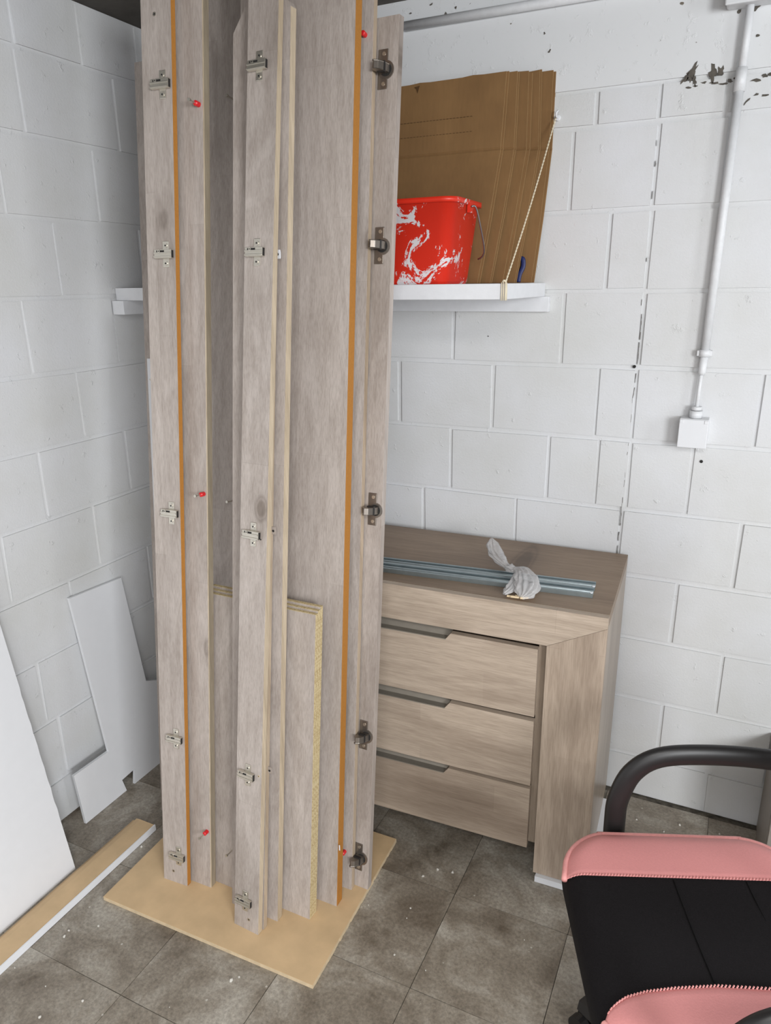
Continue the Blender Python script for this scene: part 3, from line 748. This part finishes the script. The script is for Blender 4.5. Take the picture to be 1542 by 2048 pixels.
# mitre runs from the inner corner (-.140,.712) out to the edge (0,.784)
fpoly('frame_rail', [(-WD + .140, .713), (-.140, .713), (-.0003, .7845), (-.0003, HD), (-WD + .0003, HD), (-WD + .0003, .7845)], 0, F2, M['oak_h'])
fpoly('frame_post', [(-.140, PZ), (-.0003, PZ), (-.0003, .7838), (-.1400, .7122)], 0, F2, M['oak_v'], loc=(-.07, 0, .3))
fpoly('frame_post', [(-WD + .0003, PZ), (-WD + .140, PZ), (-WD + .1400, .7122), (-WD + .0003, .7838)], 0, F2, M['oak_v'], loc=(-WD + .07, 0, .3))
obj('inner_post', B(-.162, -.1185, F2 + .001, F2 + .019, .100, .7120), M['oak_side'], dr)
obj('inner_post', B(-WD + .1185, -WD + .162, F2 + .001, F2 + .019, .100, .7120), M['oak_side'], dr)
obj('carcass', B(-WD + .130, -.130, F2 + .045, DD - .01, .105, .775), M['oak_side'], dr)
for k, (zt_, zb_) in enumerate(((.6975, .504), (.4905, .294), (.2835, .093))):
    xl = -WD + .162
    d = fpoly('drawer', [(xl, zb_), (-.1615, zb_), (-.1615, zt_), (-.389, zt_ + .001), (-.402, zt_ - .0165), (xl, zt_ - .0165)], .002, .0175, M['oak_h'], bevel=.0006, loc=(-.4, .01, (zt_ + zb_) / 2))
    # sloping recessed grip
    bm = bmesh.new(); o_ = Vector((-.4, .01, (zt_ + zb_) / 2))
    hexa(bm, [(xl, .0205, zt_ - .018), (-.4015, .0205, zt_ - .018), (-.4015, .0222, zt_ - .018), (xl, .0222, zt_ - .018),
              (xl, .040, zt_ + .006), (-.3860, .040, zt_ + .006), (-.3860, .0417, zt_ + .006), (xl, .0417, zt_ + .006)])
    hexa(bm, [(xl, .0012, zt_ - .0190), (-.4025, .0012, zt_ - .0190), (-.4025, .0222, zt_ - .0190), (xl, .0222, zt_ - .0190),
              (xl, .0012, zt_ - .0163), (-.4025, .0012, zt_ - .0163), (-.4025, .0222, zt_ - .0163), (xl, .0222, zt_ - .0163)])
    bmesh.ops.translate(bm, verts=bm.verts, vec=-o_); g = obj('grip', bm, M['alu'], d); g['label'] = 'grey metal recessed grip'
# white strip lying under the right side of the chest
bm = bmesh.new()
extrude_poly(bm, [(1.378, -.486, 0.0005), (1.520, -.480, .0005), (1.560, -.086, .0005), (1.40, -.086, .0005)], (0, 0, .0185))
tag(obj('white_offcut', bm, M['white'], None, loc=(1.45, -.3, 0), bevel=.0008), 'flat white board offcut lying on the floor under the right side of the chest', 'board')
obj('foot', B(-WD + .02, -WD + .12, .03, .4, .0005, .0198), M['white'], dr, bevel=.001)

# two steel rails on the chest
def rail(name, P0, P1, wd, ht, label, z):
    P0, P1 = Vector(P0), Vector(P1); d = (P1 - P0).normalized(); s_ = Vector((-d.y, d.x, 0)); L_ = (P1 - P0).length
    prof = [(0, 0), (0, ht), (wd * .16, ht), (wd * .16, ht * .45), (wd * .36, ht * .45), (wd * .42, ht * .85), (wd * .60, ht * .85), (wd * .66, ht * .45), (wd * .84, ht * .45), (wd * .84, ht), (wd, ht), (wd, 0)]
    bm = bmesh.new(); extrude_poly(bm, [tuple(P0 + s_ * (a - wd / 2) + Vector((0, 0, z + b_))) for a, b_ in prof], d * L_)
    o = tag(obj(name, bm, M['zinc'], None, loc=tuple(P0 + Vector((0, 0, z))), bevel=.0005, seg=1), label, 'rail', 'steel drawer rails lying on the chest')
    for e_ in (P1 - d * .004,):
        bm = bmesh.new(); disk(bm, e_ - s_ * (wd / 2 - .005) + Vector((0, 0, z + ht)), (0, 0, 1), .0035, .002); bmesh.ops.translate(bm, verts=bm.verts, vec=-(P0 + Vector((0, 0, z))))
        obj('roller', bm, M['white'], o)
    return o
rail('steel_rail', (.72, -.377, 0), (1.449, -.301, 0), .040, .010, 'rear one of the two galvanised steel rails lying on the chest top', HD + .0004)
rail('steel_rail', (.70, -.424, 0), (1.452, -.347, 0), .042, .012, 'front one of the two galvanised steel rails lying on the chest top', HD + .0004)

# knotted clear bag of dowels lying over the rails
bg = empty('plastic_bag', (1.24, -.34, HD + .016)); tag(bg, 'knotted clear plastic bag of small fittings lying across the steel rails', 'bag')
def sheet_loft(name, path, half, amp, seed, n=26, fold=6):
    bm = bmesh.new(); rings = []
    path = smooth_path(path, 5); hw = []
    m_ = len(path)
    for i, p in enumerate(path):
        t = i / (m_ - 1); q = t * (len(half) - 1); k = min(int(q), len(half) - 2); a, b_ = half[k], half[k + 1]; f = q - k
        wv = tuple(a[j] + (b_[j] - a[j]) * f for j in range(2))
        tg = (path[min(i + 1, m_ - 1)] - path[max(i - 1, 0)]).normalized(); sd = tg.cross(Vector((0, 0, 1))).normalized(); up = sd.cross(tg)
        ring = []
        for k in range(n):
            an = 2 * math.pi * k / n
            q3 = noise.noise(Vector((math.cos(an) * 1.3, math.sin(an) * 1.3, t * 2.5 + seed)))
            rr = 1 + amp * .8 * math.sin(fold * an + seed + 1.6 * t + 3.5 * q3) * (.5 + abs(q3) * 1.6) + amp * 1.3 * noise.noise(Vector((math.cos(an) * 3.2, math.sin(an) * 3.2, t * 7 + seed)))
            v = p + sd * math.cos(an) * wv[0] * rr + up * math.sin(an) * wv[1] * rr
            sy = v.y - .1 * (v.x - 1.28)
            v.z = max(v.z, HD + (.0140 if -.390 < sy < -.295 else .0015)); ring.append(bm.verts.new(v))
        rings.append(ring)
    for a, b_ in zip(rings[:-1], rings[1:]):
        for k in range(n): bm.faces.new((a[k], a[(k + 1) % n], b_[(k + 1) % n], b_[k]))
    return obj(name, lp(bm, bg), M['bag'], bg, smooth=True)
z0 = HD + .016
sheet_loft('bag_tail', [(1.134, -.190, z0 + .040), (1.148, -.222, z0 + .030), (1.172, -.262, z0 + .020), (1.200, -.296, z0 + .014), (1.222, -.314, z0 + .010)], [(.002, .002), (.013, .005), (.019, .007), (.017, .008), (.011, .007), (.006, .006)], .34, 1.0, n=48, fold=8)
sheet_loft('bag_knot', [(1.216, -.312, z0 + .006), (1.228, -.322, z0 + .013), (1.244, -.328, z0 + .008)], [(.006, .005), (.014, .010), (.008, .007)], .26, 3.0, n=36, fold=5)
sheet_loft('bag_pouch', [(1.238, -.322, z0 + .010), (1.266, -.342, z0 + .016), (1.288, -.378, z0 + .013), (1.298, -.415, z0 + .005), (1.299, -.440, z0 - .004), (1.296, -.455, z0 - .008)], [(.007, .006), (.018, .010), (.027, .013), (.028, .011), (.022, .009), (.004, .003)], .26, 5.0, n=60, fold=11)
sheet_loft('bag_pouch', [(1.256, -.352, z0 + .010), (1.262, -.390, z0 + .006), (1.258, -.425, z0 - .002), (1.250, -.448, z0 - .008)], [(.008, .006), (.014, .007), (.013, .006), (.004, .003)], .3, 8.0, n=40, fold=7)
for k, (x, y, a) in enumerate(((1.268, -.449, .15), (1.280, -.456, .1), (1.290, -.447, -.3), (1.302, -.452, .5), (1.287, -.440, .2))):
    bm = bmesh.new(); d = Vector((math.cos(a), math.sin(a), 0)) * .010; c = Vector((x, y, HD + .005 + .003 * (k % 2)))
    tube(bm, [c - d, c + d], .0028, 8); obj('dowel', lp(bm, bg), M['cream_peg'], bg)

# ------------------------------------------------------------------ white boards by the left wall
ph = (.190 - .0195) / .985
bm = bmesh.new(); Y0, Y1, ZT = -.984, -2.05, .985
pts = []
n = 46
for i in range(n + 1):
    z = ZT * i / n; j = random.uniform(-.0022, .0016) if .18 < z < .55 else 0
    pts.append((.190 - ph * z, Y0 + j, z))
pts += [(.190 - ph * ZT, Y1, ZT), (.190, Y1, 0)]
extrude_poly(bm, pts, (-.016, 0, 0))
bw = tag(obj('white_sheet', bm, M['white'], None, loc=(.187, -1.5, 0)), 'large plain white panel leaning on the left wall in the near left corner', 'board')
bm = bmesh.new(); f5 = TH(5)
poly = [(-.840, .0), (-.843, .171), (-.707, .168), (-.727, .695), (-.524, .684), (-.506, .309), (-.405, .262), (-.405, .0), (-.635, .0), (-.622, .049), (-.680, .045), (-.671, .0)]
extrude_poly(bm, [(.0765 - f5 * z, y, z) for y, z in poly], (-.009, 0, 0))
tag(obj('cutout_panel', bm, M['white'], None, loc=(.076, -.65, 0), bevel=.0006, seg=1), 'white board offcut with stepped sides and a notch, leaning on the left wall', 'board')

# moulding lying on the floor
ml = empty('door_moulding', (.25, -1.4, 0)); tag(ml, 'long fibreboard moulding with one white painted edge lying on the floor at the left', 'moulding')
bm = bmesh.new(); prof = [(.2015, .0005), (.2015, .0060), (.2165, .0060), (.2165, .0165), (.2320, .0185), (.2860, .0185), (.2880, .0170), (.2880, .0005)]
extrude_poly(bm, [(x, -.772, z) for x, z in prof], (.001, -1.45, 0)); obj('moulding_body', lp(bm, ml), M['mdf'], ml, bevel=.0005)
bm = bmesh.new(); prof = [(.2882, .0005), (.2872, .0195), (.2905, .0190), (.2915, .0005)]
extrude_poly(bm, [(x, -.770, z) for x, z in prof], (.001, -1.452, 0)); obj('painted_edge', lp(bm, ml), M['white'], ml)['label'] = 'white painted edge'

# low cabinet at the right edge of the view
lc = empty('low_cabinet', (2.30, -.27, 0)); tag(lc, 'grey-brown cabinet side standing against the back wall at the right edge', 'cabinet')
obj('side_panel', lp(B(1.929, 1.947, -.26, -.003, .0005, .31), lc), M['cabinet_grey'], lc, bevel=.001)
obj('side_panel', lp(B(2.65, 2.668, -.26, -.003, .0005, .31), lc), M['cabinet_grey'], lc, bevel=.001)
obj('top_panel', lp(B(1.925, 2.672, -.27, -.003, .3105, .328), lc), M['cabinet_grey'], lc, bevel=.001)
obj('back_panel', lp(B(1.9475, 2.6495, -.012, -.004, .02, .309), lc), M['cabinet_grey'], lc)
obj('door', lp(B(1.930, 2.2965, -.279, -.261, .04, .306), lc), M['cabinet_grey'], lc, bevel=.001)
obj('door', lp(B(2.3005, 2.667, -.279, -.261, .04, .306), lc), M['cabinet_grey'], lc, bevel=.001)

# ------------------------------------------------------------------ swivel chair
c22, s22 = math.cos(R(22)), math.sin(R(22)); U0, V0 = 1.285, -1.56
CX, CY = U0 * c22 - V0 * s22, U0 * s22 + V0 * c22
ch = empty('swivel_chair', (CX, CY, 0), R(22)); tag(ch, 'office chair with a black seat, pink side bands and black arm loops', 'chair')
HA, HB, RC = .235, .249, .092
def wp(a, b): return a + .9 * b * b * max(0, -a) / .235
def outline(a_, b_, r_, n=9):
    """rounded rectangle polar-sampled as list of (a,b), counter-clockwise starting at front near"""
    P = []
    for sx, sy, a0 in ((1, -1, -90), (1, 1, 0), (-1, 1, 90), (-1, -1, 180)):
        for k in range(n + 1):
            t = R(a0 + 90 * k / n); P.append((sx * (a_ - r_) + r_ * math.cos(t), sy * (b_ - r_) + r_ * math.sin(t)))
    return P
def near_seam(a):
    pts = [(-.235, -.170), (-.217, -.152), (-.178, -.130), (-.140, -.118), (-.089, -.109), (-.015, -.101), (.070, -.102), (.16, -.112), (.24, -.13)]
    for (x0, y0), (x1, y1) in zip(pts[:-1], pts[1:]):
        if a <= x1: return y0 + (y1 - y0) * (a - x0) / (x1 - x0)
    return pts[-1][1]
far_seam = lambda a: .121 + .008 * (a + .2)
def inside(a, b, ha=HA, hb=HB, r_=RC):
    """signed distance to rounded rectangle"""
    qx, qy = abs(a) - ha + r_, abs(b) - hb + r_
    return math.hypot(max(qx, 0), max(qy, 0)) + min(max(qx, qy), 0) - r_
def seat_z(a, b):
    d = -inside(a, b); e_ = min(max(d, 0) / .045, 1)
    z = .478 - .020 * (1 - e_) ** 2.2
    z += .007 * math.exp(-((abs(b) - .19) / .06) ** 2) - .004 * math.exp(-((b) / .10) ** 2)
    return z
# cushion: rings from the centre outward to the edge, then down the sides
bm = bmesh.new(); rings = []
base = outline(HA, HB, RC, 16)
steps = [i / 60 for i in range(1, 61)]
cz = bm.verts.new((0, 0, seat_z(0, 0)))
for t in steps:
    rings.append([bm.verts.new((wp(a * t, b * t), b * t, seat_z(a * t, b * t))) for a, b in base])
for k_, (gr, z) in enumerate(((.002, .452), (.002, .430), (-.002, .405), (-.012, .385), (-.028, .372), (-.05, .366))):
    rings.append([bm.verts.new((wp(a, b) * (1 + gr / HA), b * (1 + gr / HB), z)) for a, b in base])
n = len(base)
for k in range(n): bm.faces.new((cz, rings[0][k], rings[0][(k + 1) % n]))
for a, b_ in zip(rings[:-1], rings[1:]):
    for k in range(n): bm.faces.new((a[k], b_[k], b_[(k + 1) % n], a[(k + 1) % n]))
bm.faces.new(rings[-1][::-1])
obj('seat', bm, M['black_cloth'], ch, smooth=True)
def band(name, seam, sgn):
    bm = bmesh.new(); na, nb = 70, 18; G = []
    for i in range(na + 1):
        a = -HA + .003 + (2 * HA - .006) * i / na
        # outer limit of the top at this a
        qx = abs(a) - HA + RC
        ob = HB if qx <= 0 else HB - RC + math.sqrt(max(RC * RC - qx * qx, 0))
        ob -= .004
        sb = seam(a); row = []
        lo, hi = abs(sb), max(ob, abs(sb) + .0005)
        for j in range(nb + 1):
            b = sgn * (lo + (hi - lo) * j / nb); row.append(bm.verts.new((wp(a, b), b, seat_z(a, b) + .0042 * min(1, j / 1.5 + .35))))
        G.append(row)
    for i in range(na):
        for j in range(nb): bm.faces.new((G[i][j], G[i + 1][j], G[i + 1][j + 1], G[i][j + 1]))
    o = obj(name, bm, M['pink'], ch, smooth=True); o['label'] = 'pink side band'
    # piping round the outside and a stitched edge along the seam
    pts = [(r_[-1].co.copy() if False else None) for r_ in ()]
    return o
band('side_band', far_seam, 1); band('side_band', near_seam, -1)
def piping(sgn, seam):
    P = []
    for a, b in outline(HA - .004, HB - .004, RC - .004, 16):
        if sgn * b > abs(seam(a)) - .002: P.append((a, b))
    P.sort(key=lambda q: math.atan2(q[0], sgn * q[1]))
    a0 = P[0][0]; e0 = (P[0][0], seam(P[0][0])); e1 = (P[-1][0], seam(P[-1][0])); P = [e0] + P + [e1]
    bm = bmesh.new(); tube(bm, smooth_path([(wp(a, b), b, seat_z(a, b) + .0040) for a, b in P], 2), .0056, 8)
    obj('piping', bm, M['pink_pipe'], ch, smooth=True)
    bm = bmesh.new()
    k = -HA + .016
    while k < HA - .008:
        tube(bm, [(wp(k, seam(k)), seam(k) - .0018, seat_z(k, seam(k)) + .0038), (wp(k, seam(k)) + .0035, seam(k) + .0018, seat_z(k, seam(k)) + .0046)], .0013, 5); k += .0062
    tag(obj('stitching', bm, M['pink_pipe'], ch), kind='stuff')
piping(1, far_seam); piping(-1, near_seam)
for a_ in (-.014, .122):
    bm = bmesh.new(); tube(bm, [(a_ + .0 * j, far_seam(a_) - .004 - j * (far_seam(a_) - near_seam(a_) - .008) / 14, seat_z(a_, far_seam(a_) - .004 - j * (far_seam(a_) - near_seam(a_) - .008) / 14) + .0006) for j in range(15)], .0013, 6)
    obj('seam', bm, M['seam_black'], ch, smooth=True)
# arm loops
for sg in (1, -1):
    b0 = .278 * sg
    path = smooth_path([(-.005, b0 * .80, .362), (-.062, b0 * .98, .372), (-.082, b0, .420), (-.086, b0, .480), (-.083, b0, .535), (-.060, b0, .598), (-.010, b0, .636), (.080, b0, .646), (.200, b0, .640), (.290, b0, .618), (.322, b0, .560), (.320, b0, .470), (.270, b0 * .98, .385), (.180, b0 * .8, .362)], 6)
    bm = bmesh.new(); tube(bm, path, .0215, 16, flat=(1.05, .68), up=(0, 1, 0))
    # flatter pad look: squash the section
    obj('armrest', bm, M['black_plastic'], ch, smooth=True)
obj('seat_plate', B(-.16, .16, -.12, .12, .335, .3655), M['black_plastic'], ch, bevel=.01)
obj('arm_bracket', B(-.05, .0, -.235, .235, .352, .3655), M['black_plastic'], ch, bevel=.004)
bm = bmesh.new(); tube(bm, [(0, 0, .09), (0, 0, .22)], .025, 18); tube(bm, [(0, 0, .2), (0, 0, .34)], .014, 18); obj('gas_lift', bm, M['black_plastic'], ch)
for k in range(5):
    a = R(149.6 - 22 + 72 * k); d = Vector((math.cos(a), math.sin(a), 0)); s_ = Vector((-d.y, d.x, 0))
    bm = bmesh.new(); p0, p1 = d * .02, d * .235
    def cs(p, w_, zb_, zt_): return [p - s_ * w_ + Vector((0, 0, zb_)), p + s_ * w_ + Vector((0, 0, zb_)), p + s_ * w_ * .7 + Vector((0, 0, zt_)), p - s_ * w_ * .7 + Vector((0, 0, zt_))]
    A_, B_ = cs(p0, .026, .085, .125), cs(p1, .017, .068, .090)
    hexa(bm, [A_[0], A_[1], B_[1], B_[0], A_[3], A_[2], B_[2], B_[3]]); lg = obj('leg', bm, M['black_plastic'], ch, bevel=.004)
    bm = bmesh.new(); c = d * .225
    for sd in (-1, 1): tube(bm, [c + s_ * sd * .006 + Vector((0, 0, .0255)), c + s_ * sd * .024 + Vector((0, 0, .0255))], .025, 20)
    tube(bm, [c + Vector((0, 0, .03)), c + Vector((0, 0, .075))], .007, 10)
    obj('caster', bm, M['black_plastic'], lg, bevel=.003)
# backrest: rounded shell rising behind the seat
bm = bmesh.new(); rings = []
for t, (aa, hw, th_) in {.0: (.290, .16, .030), .1: (.300, .20, .040), .3: (.305, .225, .050), .6: (.325, .225, .046), .85: (.355, .20, .040), 1.0: (.375, .13, .026)}.items():
    ring = []
    for k in range(28):
        an = 2 * math.pi * k / 28; ring.append(bm.verts.new((aa + th_ * math.cos(an) + .03 * (math.sin(an) ** 2) * -1, hw * math.sin(an), .62 + .48 * t)))
    rings.append(ring)
for a, b_ in zip(rings[:-1], rings[1:]):
    for k in range(28): bm.faces.new((a[k], a[(k + 1) % 28], b_[(k + 1) % 28], b_[k]))
bm.faces.new(rings[0][::-1]); bm.faces.new(rings[-1]); obj('backrest', bm, M['black_cloth'], ch, smooth=True)
bm = bmesh.new(); tube(bm, smooth_path([(.12, 0, .348), (.27, 0, .352), (.330, 0, .40), (.335, 0, .68)], 5), .018, 10, flat=(1.6, .6), up=(0, 1, 0)); obj('back_bracket', bm, M['black_plastic'], ch, smooth=True)

# ------------------------------------------------------------------ crumbs of plaster on the floor
bm = bmesh.new()
spots = [(1.163, -.55), (1.094, -.598), (.99, -.669), (1.106, -.711), (1.429, -.313), (.964, -.914), (.211, -.948), (.302, -.842), (.342, -1.142), (.468, -1.336), (.816, -1.065), (.804, -1.08), (.525, -1.267), (1.126, -.855), (1.122, -.559), (1.60, -.12), (1.68, -.14), (1.72, -.09), (1.83, -.08), (.40, -1.10), (.345, -1.16)]
for i in range(60): spots.append((random.uniform(.3, 1.6), random.uniform(-1.45, -.1)))
for i, (x, y) in enumerate(spots):
    if .33 < x < 1.0 and -1.04 < y < -.5: continue
    if 1.35 < x < 1.56 and -.5 < y < -.07: continue
    if x > .6 and y > -.48 and x < 1.52: continue
    if .16 < x < .30: continue
    r_ = random.uniform(.0022, .0042) if i < 21 else random.uniform(.0008, .0018)
    M_ = Matrix.Translation((x, y, r_ * .5)) @ Matrix.Rotation(random.uniform(0, 3), 4, 'Z')
    g_ = bmesh.ops.create_icosphere(bm, subdivisions=1, radius=r_, matrix=M_)
    for v in g_['verts']: v.co += Vector((random.uniform(-1, 1), random.uniform(-1, 1), random.uniform(-.6, .6))) * r_ * .3
tag(obj('plaster_crumbs', bm, plain('plaster_crumb', (204, 200, 192), 0.8)), 'scattered pale crumbs of plaster on the dark floor tiles', 'debris', kind='stuff')
